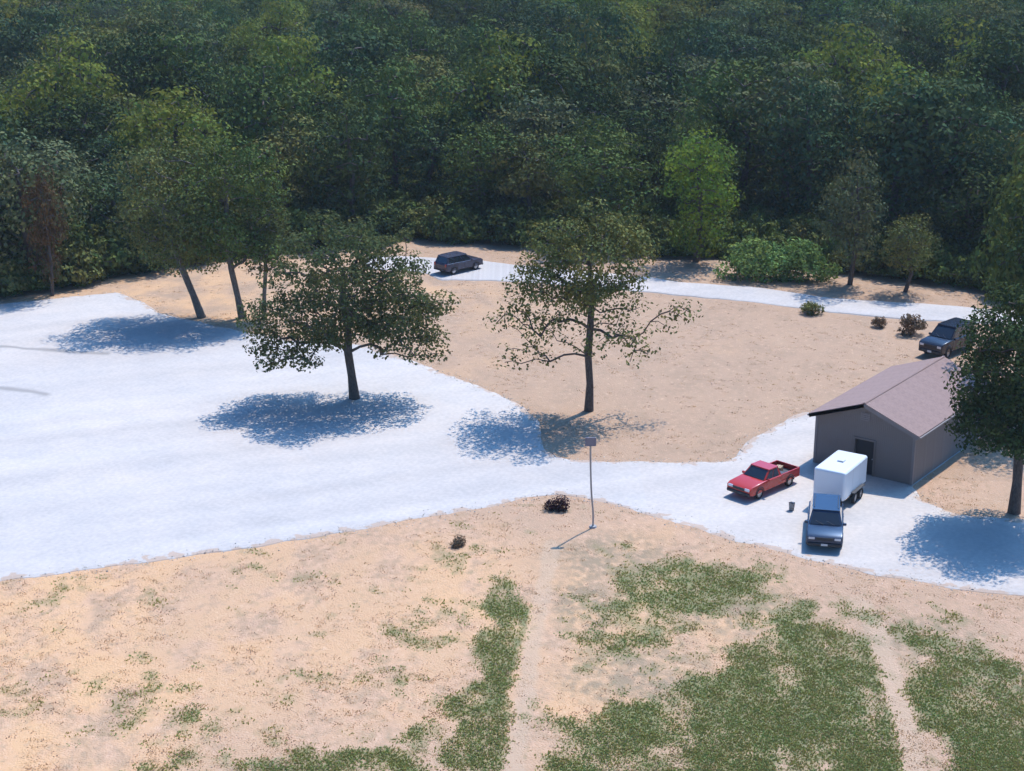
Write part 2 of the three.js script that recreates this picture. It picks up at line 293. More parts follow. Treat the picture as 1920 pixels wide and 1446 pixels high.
const corner = growTree({ seed: 37, trunk: [[0, 0, 0], [0, 2, 0], [-0.1, 4.5, 0], [0.1, 7, 0], [0, 10, 0]], radius: 0.28, forkFrom: 2, clump: 1, leaves: 190, leaf: 0.23, lobes: [
  { c: [0, 9.2, 0], r: [3.7, 5, 3.7], n: 100, shell: 0.3 }, { c: [-1.2, 6, 0.5], r: [2.8, 1.8, 2.6], n: 26, shell: 0.3 }] });
plantTree('corner_tree', corner, [bark, GREENS.dark], 'dense dark tree standing beside the tan roofed garage and its blue shadow', 'tree', [29.4, -86.8], 0, [1, 1, 1]);
const pairA = growTree({ seed: 41, trunk: [[0, 0, 0], [-0.6, 2, 0], [-1.4, 4.3, 0], [-2, 6.5, 0], [-2.6, 9.5, 0]], radius: 0.28, forkFrom: 2, clump: 1.1, leaves: 120, leaf: 0.27, lobes: [{ c: [-1.9, 10, 0], r: [5, 5, 4.6], n: 84, shell: 0.35 }, { c: [-1.6, 6.2, 0], r: [4.6, 1.8, 4], n: 26, thin: 0.8 }] });
plantTree('field_tree', pairA, [paleBark, GREENS.olive], 'olive green tree with a leaning trunk at the top edge of the concrete lot', 'tree', [-26, -129.3], 0, [1, 1, 1]);
const pairB = growTree({ seed: 43, trunk: [[0, 0, 0], [-0.3, 2, 0], [-0.7, 4.3, 0], [-0.9, 7, 0], [-0.8, 10, 0]], radius: 0.25, forkFrom: 2, clump: 1.1, leaves: 120, leaf: 0.27, lobes: [{ c: [-0.6, 10.4, 0], r: [4.4, 5, 4.4], n: 76, shell: 0.35 }, { c: [0.2, 6.6, 0], r: [4, 1.6, 3.6], n: 18, thin: 0.7 }] });
plantTree('field_tree', pairB, [paleBark, GREENS.mid], 'straighter green tree paired with the leaning tree above the concrete lot', 'tree', [-22.6, -129.2], 0, [1, 1, 1]);

const pairC = growTree({ seed: 47, trunk: [[0, 0, 0], [0.1, 2, 0], [0.3, 4, 0], [0.4, 6, 0]], radius: 0.17, forkFrom: 2, clump: 0.9, leaves: 100, leaf: 0.25, lobes: [{ c: [0.5, 7, 0], r: [2.4, 3, 2.4], n: 34, shell: 0.3 }] });
plantTree('field_tree', pairC, [paleBark, GREENS.oak], 'small thin tree beside the two taller trees above the concrete lot', 'tree', [-20.8, -129.4], 0, [1, 1, 1]);

// forest
const FT = [];
for (let v = 0; v < 7; v++) {
  const r = rng(100 + v), h = 12, w = [4, 3.4, 4.4, 3, 3.7, 4.1, 3.3][v], ry = [4.2, 5, 3.8, 5.2, 4.4, 4.6, 4.8][v];
  FT.push(growTree({ seed: 200 + v, trunk: [[0, 0, 0], [r() - 0.5, 3, r() - 0.5], [r() - 0.5, 6, r() - 0.5], [r() - 0.5, 9, 0]], radius: 0.24, forkFrom: 1, twig: 0.04, clump: 1.5, leaves: 116, leaf: 0.36, ruffle: 0.55, speckle: 0.15, lobes: [
    { c: [0, h - ry, 0], r: [w, ry, w], n: 21, shell: 0.6, gap: 0.9 }, { c: [(r() - 0.5) * 2.4, h - ry * 0.7, (r() - 0.5) * 2.4], r: [w * 0.6, ry * 0.72, w * 0.6], n: 8, shell: 0.4 }, { c: [(r() - 0.5) * 2, h - ry * 1.6, (r() - 0.5) * 2], r: [w * 0.75, ry * 0.5, w * 0.75], n: 4, thin: 0.8 }] }));
}
const KINDS = [['dark', 'dark green'], ['mid', 'mid green'], ['olive', 'dull olive green'], ['yellow', 'light yellow green'], ['blue', 'deep bluish green'], ['grey', 'soft greyish green']];
{
  const r = rng(909), spots = [], S = 7.9;
  for (let z = -98; z > -335; z -= S) for (let x = -130; x < 130; x += S) {
    const px = x + (r() - 0.5) * S * 0.9, pz = z + (r() - 0.5) * S * 0.9, a = r(), b = r(), c = r(), d = r();
    if (Math.abs(px) > -pz * 0.322 + 9 || !inside(px, pz, FOREST)) continue;
    const e = segDist(px, pz, FOREST_EDGE); if (e < 1.2 || (e < 4 && a < 0.35)) continue;
    if (px > 14.5 && px < 37 && pz > -153.5 && pz < -138) continue;            // clearing behind the bright shrub
    spots.push({ px, pz, a, b, c, d, e, dist: Math.hypot(px, pz) });
  }
  spots.sort((p, q) => p.dist - q.dist);
  console.log('forest trees', spots.length);
  const near = spots.slice(0, 300), far = spots.slice(300);
  for (const s of near) {
    const k = s.b < 0.27 ? 0 : s.b < 0.5 ? 1 : s.b < 0.66 ? 2 : s.b < 0.76 ? 3 : s.b < 0.9 ? 4 : 5, edge = s.e < 9;
    const [key, word] = KINDS[k], big = (edge ? 0.82 : 0.86) + 0.7 * s.c * s.c, wide = (0.5 + 0.5 * big) * (0.95 + 0.4 * s.a);
    plantTree('forest_tree', FT[Math.floor(s.d * 7) % 7], [bark, GREENS[key]], edge ? `${word} leafy tree along the front edge of the forest` : `${word} leafy tree behind the front row of the forest`, 'tree', [s.px, s.pz], s.a * 6.283, [wide, big, wide], `${word} trees ${edge ? 'along the forest edge' : 'inside the forest'}`);
  }
  // the far wood reads as one mass: patches of seven crowns with their trunks
  const list = [], woods = []; const pr = rng(77);
  const tints = ['dark', 'mid', 'olive', 'blue', 'dark', 'grey', 'yellow'];
  FT.forEach((t, i) => {
    const ang = i * 0.898, rad = i ? 8.2 : 0, m = new THREE.Matrix4().makeRotationY(i * 1.7).setPosition(Math.cos(ang * 1.166) * rad, 0, Math.sin(ang * 1.166) * rad), c = GREENS[tints[i]].color;
    const g = t.green.clone().applyMatrix4(m), col = g.attributes.color; for (let q = 0; q < col.count; q++) col.setXYZ(q, col.getX(q) * c.r, col.getY(q) * c.g, col.getZ(q) * c.b);
    list.push(g);
    const w = t.wood.clone().applyMatrix4(m); w.deleteAttribute('uv'); const wc = new Float32Array(w.attributes.position.count * 3).fill(0.09); w.setAttribute('color', new THREE.BufferAttribute(wc, 3)); list.push(w);
  });
  const patch = mergeGeometries(list), per = 5;
  const centres = []; for (const s of far) if (!centres.some((c) => Math.hypot(c.px - s.px, c.pz - s.pz) < 13.5)) centres.push(s);
  const im = new THREE.InstancedMesh(patch, leafy(1, 1, 1), centres.length), q = new THREE.Quaternion();
  centres.forEach((s, i) => { const k = 1.1 + 0.4 * s.c; im.setMatrixAt(i, new THREE.Matrix4().compose(V(s.px, -0.15, s.pz), q.setFromAxisAngle(V(0, 1, 0), s.a * 6.283), V(k * 1.05, k, k * 1.05))); im.setColorAt(i, lin(0.8 + 0.4 * s.b, 0.85 + 0.3 * s.d, 0.8 + 0.35 * s.a)); });
  im.name = 'distant_forest'; im.castShadow = im.receiveShadow = true; im.userData = { label: 'dark leafy wood far behind the front trees', category: 'forest', kind: 'stuff' }; scene.add(im);
}
// single trees and shrubs at the forest edge that stand out
plantTree('bright_tree', FT[3], [bark, GREENS.bright], 'bright yellow green narrow tree in front of the dark forest', 'tree', [17.6, -149.5], 1, [1.0, 1.02, 1.0]);
plantTree('rusty_tree', FT[1], [bark, GREENS.rust], 'small tree with rusty red leaves among the forest edge trees', 'tree', [-40.5, -136.5], 2, [0.5, 0.95, 0.5]);
plantTree('edge_tree', FT[6], [bark, GREENS.grey], 'slender grey green tree behind the far road beside the bright shrub', 'tree', [30.6, -140.6], 2, [0.75, 0.98, 0.75]);
plantTree('edge_tree', FT[4], [bark, GREENS.olive], 'short olive tree between the far road and the forest', 'tree', [35, -138], 0.6, [0.62, 0.6, 0.62]);
plantTree('tall_tree', FT[5], [bark, GREENS.mid], 'tall green tree rising behind the garage at the field corner', 'tree', [38, -111], 0.6, [1.1, 1.5, 1.1]);
plantTree('tall_tree', FT[0], [bark, GREENS.dark], 'tall dark tree right behind the garage roof', 'tree', [35.9, -104.5], 2.6, [0.9, 1.35, 0.9]);
const shrubA = growTree({ seed: 61, trunk: [[0, 0, 0], [0, 0.3, 0]], radius: 0.08, forkFrom: 0, clump: 0.8, leaves: 90, leaf: 0.3, lobes: [{ c: [0, 1.3, 0], r: [5.8, 1.9, 2.2], n: 62, shell: 0.2 }, { c: [1.5, 2.2, 0], r: [3.2, 1.3, 1.6], n: 22, shell: 0.2 }] });
const shrubB = growTree({ seed: 63, trunk: [[0, 0, 0], [0, 0.3, 0]], radius: 0.06, forkFrom: 0, clump: 0.5, leaves: 80, leaf: 0.24, lobes: [{ c: [0, 0.9, 0], r: [1.4, 1, 1.3], n: 20, shell: 0.2 }] });
const shrubC = growTree({ seed: 65, trunk: [[0, 0, 0], [0.05, 0.2, 0]], radius: 0.05, forkFrom: 0, clump: 0.28, leaves: 70, leaf: 0.13, lobes: [{ c: [0, 0.42, 0], r: [0.62, 0.45, 0.5], n: 14, shell: 0.1 }] });
function shrub(name, geos, mat, label, [x, z], turn, k, group) { const t = thing(name, label, 'shrub', [x, groundY(x, z) - 0.02, z], turn, group); t.scale.set(...k); part('stems', geos.wood, bark, t); part('foliage', geos.green, mat, t); return t; }
shrub('bright_shrub', shrubA, GREENS.shrub, 'wide low bright green shrub behind the far road', [23.8, -143], -0.16, [1, 1, 1]);
shrub('brown_shrub', shrubB, GREENS.brown, 'reddish brown dry shrub beside the tall dark van', [32.3, -124.4], 0, [0.75, 0.9, 0.75]);
shrub('brown_shrub', shrubB, GREENS.brown, 'small brown shrub standing alone at the end of the dry field', [30.2, -126.6], 2, [0.42, 0.5, 0.42]);
shrub('brown_shrub', shrubB, GREENS.brown, 'brown brush between the garage and the tall green tree', [36, -115.5], 1, [0.9, 1.2, 0.9]);
shrub('brown_shrub', shrubB, GREENS.olive, 'low olive shrub on the near side of the far road', [25.4, -130.8], 1.4, [0.7, 0.55, 0.7]);
shrub('dark_shrub', shrubC, GREENS.maroon, 'small dark maroon shrub where the two drives meet', [2.6, -87.2], 0, [0.95, 0.85, 0.95]);
shrub('field_shrub', shrubC, GREENS.brown, 'small brown tuft of brush alone on the bare field', [-2.97, -82], 1, [0.62, 0.6, 0.62]);
{
  const r = rng(321);
  let k = 0;
  for (let i = 0; i + 1 < FOREST_EDGE.length; i++) {
    const [ax, az] = FOREST_EDGE[i], [bx, bz] = FOREST_EDGE[i + 1], L = Math.hypot(bx - ax, bz - az);
    for (let d = 0; d < L; d += 1.7) {
      const t = d / L, off = (r() - 0.2) * 3, x = lerp(ax, bx, t) + (r() - 0.5) * 2, z = lerp(az, bz, t) - off, q = r(), w = r(), turn = r() * 6.28;
      if (Math.abs(x) > -z * 0.32 + 2 || inside(x, z, LOT) || inside(x, z, FAR_ROAD) || Math.abs(x - 23.8) < 6 || z > -100) continue;
      const kind = q < 0.4 ? 'dark' : q < 0.75 ? 'mid' : 'olive', word = { dark: 'dark green', mid: 'mid green', olive: 'olive' }[kind];
      shrub('undergrowth_shrub', shrubB, GREENS[kind], `${word} undergrowth shrub at the foot of the forest edge`, [x, z], turn, [0.9 + w, 0.9 + 1.2 * w, 0.9 + w], `${word} undergrowth shrubs`); k++;
    }
  }
}
// low undergrowth on the forest floor
{
  const r = rng(555), ms = [], cols = [], q = new THREE.Quaternion();
  for (let i = 0; i < 16000; i++) {
    const z = -100 - 110 * r(), x = (r() * 2 - 1) * (-z * 0.33 + 4), a = r(), b = r(), c = r(); if (!inside(x, z, FOREST) || edgeDist(clamp(x, -66, 66), clamp(z, -165, -30)) < 1) continue;
    ms.push(new THREE.Matrix4().compose(V(x, -0.15, z), q.setFromAxisAngle(V(0, 1, 0), a * 6.28), V(0.5 + b, 0.5 + 1.6 * b * c, 0.5 + b))); cols.push(lin(0.8 + 0.4 * c, 0.85 + 0.3 * a, 0.8 + 0.3 * b));
  }
  const im = new THREE.InstancedMesh(shrubB.green, GREENS.mid, ms.length); ms.forEach((m, i) => { im.setMatrixAt(i, m); im.setColorAt(i, cols[i]); }); console.log('undergrowth', ms.length);
  im.name = 'forest_undergrowth'; im.castShadow = im.receiveShadow = true; im.userData = { label: 'low leafy undergrowth covering the forest floor', category: 'undergrowth', kind: 'stuff' }; scene.add(im);
}
// loose stones thrown off the lot along its rim
{
  const r = rng(888), ms = [], cols = [], q = new THREE.Quaternion(), e = new THREE.Euler();
  for (let i = 0; i + 1 < LOT.length; i++) {
    const [ax, az] = LOT[i], [bx, bz] = LOT[i + 1], L = Math.hypot(bx - ax, bz - az);
    for (let k = 0; k < L * 22; k++) {
      const t = r(), o = (r() + r() + r() - 1.35) * 0.9, nx = -(bz - az) / L, nzz = (bx - ax) / L, x = lerp(ax, bx, t) + nx * o, z = lerp(az, bz, t) + nzz * o, s = 0.015 + 0.03 * r() * r(); const a = r(), b = r(), c = r();
      if (Math.abs(x) > -z * 0.33 + 1) continue;
      ms.push(new THREE.Matrix4().compose(V(x, inside(x, z, LOT) ? TOP - 0.01 : groundY(x, z), z), q.setFromEuler(e.set(a * 6, b * 6, c * 6)), V(s * (1 + a), s * 0.8, s * (1 + b)))); cols.push(lin(0.7 + 0.4 * c, 0.68 + 0.38 * c, 0.64 + 0.36 * c));
    }
  }
  const im = new THREE.InstancedMesh(new THREE.IcosahedronGeometry(1, 0), std(0.6, 0.55, 0.48, 0.95), ms.length); ms.forEach((m, i) => { im.setMatrixAt(i, m); im.setColorAt(i, cols[i]); }); console.log('gravel', ms.length);
  im.name = 'gravel'; im.castShadow = im.receiveShadow = true; im.userData = { label: 'pale loose gravel scattered along the rim of the lot', category: 'gravel', kind: 'stuff' }; scene.add(im);
}
// grass
function tuft(seed, blades, h, spread) {
  const r = rng(seed), o = bucket();
  for (let i = 0; i < blades; i++) {
    const a = r() * 6.28, x = (r() - 0.5) * spread, z = (r() - 0.5) * spread, w = 0.018 + 0.02 * r(), H = h * (0.5 + 0.7 * r()), lx = Math.cos(a) * H * 0.55, lz = Math.sin(a) * H * 0.55, px = -Math.sin(a) * w, pz = Math.cos(a) * w, b = o.pos.length / 3;
    o.pos.push(x - px, 0, z - pz, x + px, 0, z + pz, x + lx * 0.4 + px * 0.7, H * 0.65, z + lz * 0.4 + pz * 0.7, x + lx * 0.4 - px * 0.7, H * 0.65, z + lz * 0.4 - pz * 0.7, x + lx, H, z + lz);
    o.idx.push(b, b + 1, b + 2, b, b + 2, b + 3, b + 3, b + 2, b + 4);
  }
  return toGeo(o);
}
const blade = (r, g, b) => new THREE.MeshPhysicalMaterial({ color: lin(r, g, b), roughness: 0.8, specularIntensity: 0.3, transmission: 0.4, thickness: 0, side: THREE.DoubleSide });
function grass(name, label, geo, mat, count, seed, keep, tintFn) {
  const r = rng(seed), ms = [], q = new THREE.Quaternion(), up = V(0, 1, 0), cols = [];
  for (let t = 0; t < count; t++) {
    const z = -55 - 100 * Math.pow(r(), 1.7), x = (r() * 2 - 1) * (-z * 0.36 + 3), a = r(), s = r(), c = r();
    const w = keep(x, z); if (!(a < w) || !nearSlab(x, z) || forestness(x, z) > 0.5) continue;
    const k = 0.6 + 0.9 * s; ms.push(new THREE.Matrix4().compose(V(x, groundY(x, z) - 0.01, z), q.setFromAxisAngle(up, a * 60), V(k, k * (0.6 + 0.6 * c), k))); cols.push(tintFn(c, s));
  }
  const im = new THREE.InstancedMesh(geo, mat, ms.length); ms.forEach((m, i) => { im.setMatrixAt(i, m); im.setColorAt(i, cols[i]); });
  im.name = name; im.castShadow = im.receiveShadow = true; im.userData = { label, category: 'grass', kind: 'stuff' }; scene.add(im); console.log(name, ms.length);
}
grass('green_grass', 'green grass growing in uneven patches over the near field', tuft(1, 9, 0.07, 0.55), blade(0.31, 0.32, 0.125), 230000, 71, (x, z) => 0.8 * Math.pow(greenness(x, z), 1.15), (c, s) => lin(0.8 + 0.6 * c, 0.85 + 0.35 * s, 0.8));
grass('dry_grass', 'short dry straw coloured grass over the bare field', tuft(2, 7, 0.05, 0.5), blade(0.6, 0.43, 0.25), 130000, 73, (x, z) => 0.5 * clamp(0.35 + 2 * fbm(x * 0.4, z * 0.3, 90, 3), 0, 1), (c, s) => lin(0.8 + 0.4 * c, 0.8 + 0.35 * c, 0.75 + 0.4 * s));
const glassM = new THREE.MeshPhysicalMaterial({ color: lin(0.02, 0.025, 0.03), roughness: 0.06, clearcoat: 1, clearcoatRoughness: 0.03 });

// ---------- garage ----------
{
  const W = 6.6, L = 11.6, E = 3.3, RISE = 1.25, T = 0.2;
  const g = thing('garage', 'long garage with low gabled tan roof and a dark doorway in its shaded front', 'building', [19.1, TOP, -94.9], -Math.atan2(0.6, 0.8));   // local +x along the front, -z to the back
  const ribs = texture(256, 64, (i, j, o) => { const q = (i % 32) / 32; o[0] = o[1] = o[2] = q < 0.2 ? 1 : 0.25 + 0.06 * nz(i / 9, j / 9, 1); }, false, true);
  const siding = new THREE.MeshStandardMaterial({ color: lin(0.165, 0.135, 0.12), roughness: 0.65, bumpMap: ribs, bumpScale: 0.012 });
  const roofTex = texture(512, 512, (i, j, o) => { const row = Math.floor(j / 13), v = 0.9 + 0.14 * nz(i / 60, j / 60, 4) + 0.1 * nz(Math.floor((i + row * 17) / 22) * 3.7, row * 5.3, 6) + 0.08 * nz(i / 3, j / 3, 8); o[0] = 0.325 * v; o[1] = 0.215 * v; o[2] = 0.18 * v; }, true, true);
  const roofMat = new THREE.MeshStandardMaterial({ map: roofTex, roughness: 0.95 });
  const trim = std(0.2, 0.17, 0.16, 0.6), door = std(0.012, 0.012, 0.014, 0.7), floorM = std(0.4, 0.4, 0.4, 0.9);
  const gable = (z0, opening) => {
    const s = new THREE.Shape([[0, 0], [W, 0], [W, E], [W / 2, E + RISE], [0, E]].map(([x, y]) => new THREE.Vector2(x, y)));
    if (opening) s.holes.push(new THREE.Path([[2.75, 0.02], [2.75, 2.25], [4.0, 2.25], [4.0, 0.02]].map(([x, y]) => new THREE.Vector2(x, y))));
    return new THREE.ExtrudeGeometry(s, { depth: T, bevelEnabled: false }).translate(0, 0, z0);
  };
  part('front_wall', gable(-T, true), siding, g); part('back_wall', gable(-L, false), siding, g);
  for (const x of [T / 2, W - T / 2]) part('side_wall', box(T, E, L - 2 * T - 0.004, x, E / 2, -L / 2), siding, g);
  part('floor', box(W - 2 * T, 0.04, L - 2 * T, W / 2, 0.03, -L / 2), floorM, g);
  part('foundation', box(W + 0.06, 0.42, L + 0.06, W / 2, -0.215, -L / 2), floorM, g);
  const fr = part('door_frame', [box(0.12, 2.35, 0.06, 2.69, 1.175, 0.032), box(0.12, 2.35, 0.06, 4.06, 1.175, 0.032), box(1.25, 0.12, 0.06, 3.375, 2.29, 0.034)], siding, g);
  const dr = part('door', rbox(1.2, 2.15, 0.05, 0.01, 3.375, 1.1, -0.13), door, g); part('handle', new THREE.SphereGeometry(0.04, 10, 8).translate(3.9, 1.05, -0.08), std(0.5, 0.5, 0.5, 0.3, { metalness: 1 }), dr);
  for (const x of [-0.012, W + 0.012]) part('corner_trim', [box(0.16, E - 0.12, 0.03, x + (x < 0 ? 0.07 : -0.07), E / 2 - 0.05, 0.016), box(0.03, E - 0.12, 0.14, x, E / 2 - 0.05, -0.07)], trim, g);
  part('gable_vent', [box(0.6, 0.5, 0.03, W / 2, E + 0.45, 0.016), ...[0, 1, 2, 3].map((i) => box(0.5, 0.03, 0.05, W / 2, E + 0.27 + i * 0.12, 0.035))], trim, g);
  const o = 0.35, ang = Math.atan2(RISE, W / 2), sl = Math.hypot(W / 2, RISE) + o;
  for (const s of [-1, 1]) {
    const p = box(sl, 0.12, L + 2 * o); const uv = p.attributes.uv; for (let i = 0; i < uv.count; i++) uv.setXY(i, uv.getX(i) * 3, uv.getY(i) * 8);
    p.translate(sl / 2, 0.06, -L / 2).rotateZ(-ang); if (s < 0) p.scale(-1, 1, 1); p.translate(W / 2 + s * 0.002, E + RISE + 0.03, 0);
    if (s < 0) { const ix = p.index.array; for (let i = 0; i < ix.length; i += 3) { const t = ix[i]; ix[i] = ix[i + 1]; ix[i + 1] = t; } p.computeVertexNormals(); }
    part('roof_slope', p, roofMat, g);
    const f = box(sl, 0.2, 0.04).translate(sl / 2, -0.03, o + 0.025).rotateZ(-ang * 1); if (s < 0) f.scale(-1, 1, 1); f.translate(W / 2, E + RISE + 0.03, 0); part('barge_board', f, trim, g);
    part('gutter', rbox(0.12, 0.11, L + 2 * o, 0.03, W / 2 + s * (sl * Math.cos(ang) + 0.075), E - o * Math.tan(ang) + 0.03, -L / 2), trim, g);
  }
  part('ridge_cap', new THREE.CylinderGeometry(0.1, 0.1, L + 2 * o + 0.02, 8).rotateX(Math.PI / 2).translate(W / 2, E + RISE + 0.12, -L / 2), roofMat, g);
}

// ---------- vehicles ----------
const tyreM = std(0.02, 0.02, 0.02, 0.9), rimM = std(0.45, 0.45, 0.47, 0.35, { metalness: 0.9 }), blackM = std(0.025, 0.025, 0.028, 0.6), chrome = std(0.6, 0.6, 0.62, 0.2, { metalness: 1 });
const lampM = new THREE.MeshPhysicalMaterial({ color: lin(0.65, 0.66, 0.68), roughness: 0.15, clearcoat: 1 }), tailM = new THREE.MeshPhysicalMaterial({ color: lin(0.35, 0.015, 0.015), roughness: 0.2, clearcoat: 1 });
const paint = (r, g, b) => new THREE.MeshPhysicalMaterial({ color: lin(r, g, b), roughness: 0.25, specularIntensity: 0.4, clearcoat: 0.5, clearcoatRoughness: 0.05 });
const tyreG = (() => { const p = []; for (let i = 0; i <= 14; i++) { const t = i / 14 * Math.PI; p.push(new THREE.Vector2(0.68 + 0.32 * Math.pow(Math.sin(t), 0.45), Math.cos(t) * 0.5)); } return new THREE.LatheGeometry(p, 28).rotateX(Math.PI / 2); })();
const rimG = merge([new THREE.CylinderGeometry(0.66, 0.66, 0.5, 20, 1).rotateX(Math.PI / 2), ...[0, 1, 2, 3, 4].map((i) => box(0.58, 0.16, 0.1, 0.32, 0, 0.27).rotateZ(i * 1.2566)), ...[0, 1, 2, 3, 4].map((i) => box(0.58, 0.16, 0.1, 0.32, 0, -0.27).rotateZ(i * 1.2566)), new THREE.TorusGeometry(0.66, 0.05, 6, 24).translate(0, 0, 0.25), new THREE.TorusGeometry(0.66, 0.05, 6, 24).translate(0, 0, -0.25)]);
function wheel(parent, x, z, r, w) { const t = new THREE.Mesh(tyreG, tyreM); t.name = 'wheel'; t.scale.set(r, r, w); t.position.set(x, r, z); t.castShadow = true; parent.add(t); const m = part('rim', rimG, rimM, t); return t; }
// side outline with round wheel arches, extruded over the width and narrowed towards the top edge
function shell(outline, width, arches, ar, floorY, round = 0.07) {
  const s = new THREE.Shape(); let first = true;
  const pts = outline; s.moveTo(pts[0][0], pts[0][1]); for (const p of pts.slice(1)) s.lineTo(p[0], p[1]);
  for (const ax of arches) { s.lineTo(ax + ar, floorY); s.absarc(ax, floorY + 0.08, ar, 0, Math.PI, false); s.lineTo(ax - ar, floorY); }
  s.closePath();
  const g = new THREE.ExtrudeGeometry(s, { depth: width - 2 * round, bevelEnabled: true, bevelThickness: round, bevelSize: round * 0.6, bevelOffset: -round * 0.6, bevelSegments: 4, curveSegments: 14 }).translate(0, 0, -(width - 2 * round) / 2);
  return toCreasedNormals(g, 0.6);
}
function prism(a, b) {   // a, b: lower and upper rings of four corners
  const p = [], q = (w, x, y, z) => p.push(...w, ...x, ...y, ...w, ...y, ...z);
  for (let i = 0; i < 4; i++) { const j = (i + 1) % 4; q(a[i], a[j], b[j], b[i]); } q(b[0], b[1], b[2], b[3]); q(a[3], a[2], a[1], a[0]);
  const g = new THREE.BufferGeometry(); g.setAttribute('position', new THREE.Float32BufferAttribute(p, 3)); g.setAttribute('uv', new THREE.Float32BufferAttribute(new Array(p.length / 3 * 2).fill(0), 2)); g.computeVertexNormals(); return g;
}
function bar(a, b, r) { const d = b.clone().sub(a), L = d.length(); const g = new THREE.CylinderGeometry(r, r, L, 8).translate(0, L / 2, 0); return g.applyQuaternion(new THREE.Quaternion().setFromUnitVectors(V(0, 1, 0), d.normalize())).translate(a.x, a.y, a.z); }
function cabin(t, P, belt, top, wB, wT, x0, x1, x2, x3, pillars) {   // x0 rear foot, x1 rear top, x2 front top, x3 front foot
  const r = (x, y, w) => [[x, y, w], [x, y, -w]];
  const hb = wB / 2, ht = wT / 2, lo = [[x0, belt, hb], [x3, belt, hb], [x3, belt, -hb], [x0, belt, -hb]], hi = [[x1, top, ht], [x2, top, ht], [x2, top, -ht], [x1, top, -ht]];
  const L = (a, b, k) => a.map((v, i) => v + (b[i] - v) * k), thick = 0.03;
  part('cabin', prism(lo, hi), P, t);
  // panes set just proud of the painted cabin
  const pane = (name, a, b, c, d, nx, ny, nz2) => {
    const m = [0, 1, 2].map((i) => (a[i] + b[i] + c[i] + d[i]) / 4), sh = [a, b, c, d].map((p) => p.map((v, i) => m[i] + (v - m[i]) * [0.9, 0.84, 0.9][i]));
    const e = V(...sh[1]).sub(V(...sh[0])).cross(V(...sh[3]).sub(V(...sh[0]))).normalize().multiplyScalar(0.012).toArray();
    part(name, prism(sh.map((p) => p.map((v, i) => v - e[i])), sh.map((p) => p.map((v, i) => v + e[i]))), glassM, t);
  };
  pane('windscreen', lo[1], lo[2], hi[2], hi[1]); pane('rear_window', lo[3], lo[0], hi[0], hi[3]);
  const n = pillars.length - 1;
  for (let i = 0; i < n; i++) { const a = pillars[i], b = pillars[i + 1]; for (const [f, k] of [[0, 1], [3, 2]]) { const q = [L(lo[f], lo[k], a), L(lo[f], lo[k], b), L(hi[f], hi[k], b), L(hi[f], hi[k], a)]; pane('side_window', ...(f ? [q[1], q[0], q[3], q[2]] : q)); } }
  part('roof', rbox(x2 - x1 + 0.1, 0.06, wT + 0.04, 0.028, (x1 + x2) / 2, top + 0.012, 0), P, t);
}
function fittings(t, L, W, noseY, tailY, P, mirrorX, mirrorY) {
  for (const s of [-1, 1]) {
    part('headlight', rbox(0.1, 0.16, 0.36, 0.04, L / 2 - 0.05, noseY, s * (W / 2 - 0.27)), lampM, t); part('taillight', rbox(0.07, 0.28, 0.2, 0.03, -L / 2 + 0.03, tailY, s * (W / 2 - 0.17)), tailM, t);
    part('mirror', rbox(0.14, 0.14, 0.2, 0.04, mirrorX, mirrorY, s * (W / 2 + 0.08)), P, t);
  }
  part('grille', rbox(0.05, 0.18, W * 0.48, 0.02, L / 2 - 0.01, noseY - 0.02, 0), blackM, t);
  part('front_bumper', rbox(0.16, 0.2, W * 0.96, 0.06, L / 2 - 0.02, 0.44, 0), blackM, t); part('rear_bumper', rbox(0.14, 0.18, W * 0.94, 0.06, -L / 2 + 0.03, 0.46, 0), blackM, t);
}
function doors(t, P, W, xs, y0, y1) { for (let i = 0; i + 1 < xs.length; i++) for (const s of [-1, 1]) { const d = part('door', rbox(xs[i + 1] - xs[i] - 0.025, y1 - y0, 0.03, 0.012, (xs[i] + xs[i + 1]) / 2, (y0 + y1) / 2, s * (W / 2 + 0.002)), P, t); part('handle', rbox(0.16, 0.03, 0.03, 0.01, xs[i] + 0.2, y1 - 0.1, s * (W / 2 + 0.026)), blackM, d); } }
const heading = (dx, dz) => Math.atan2(-dz, dx);
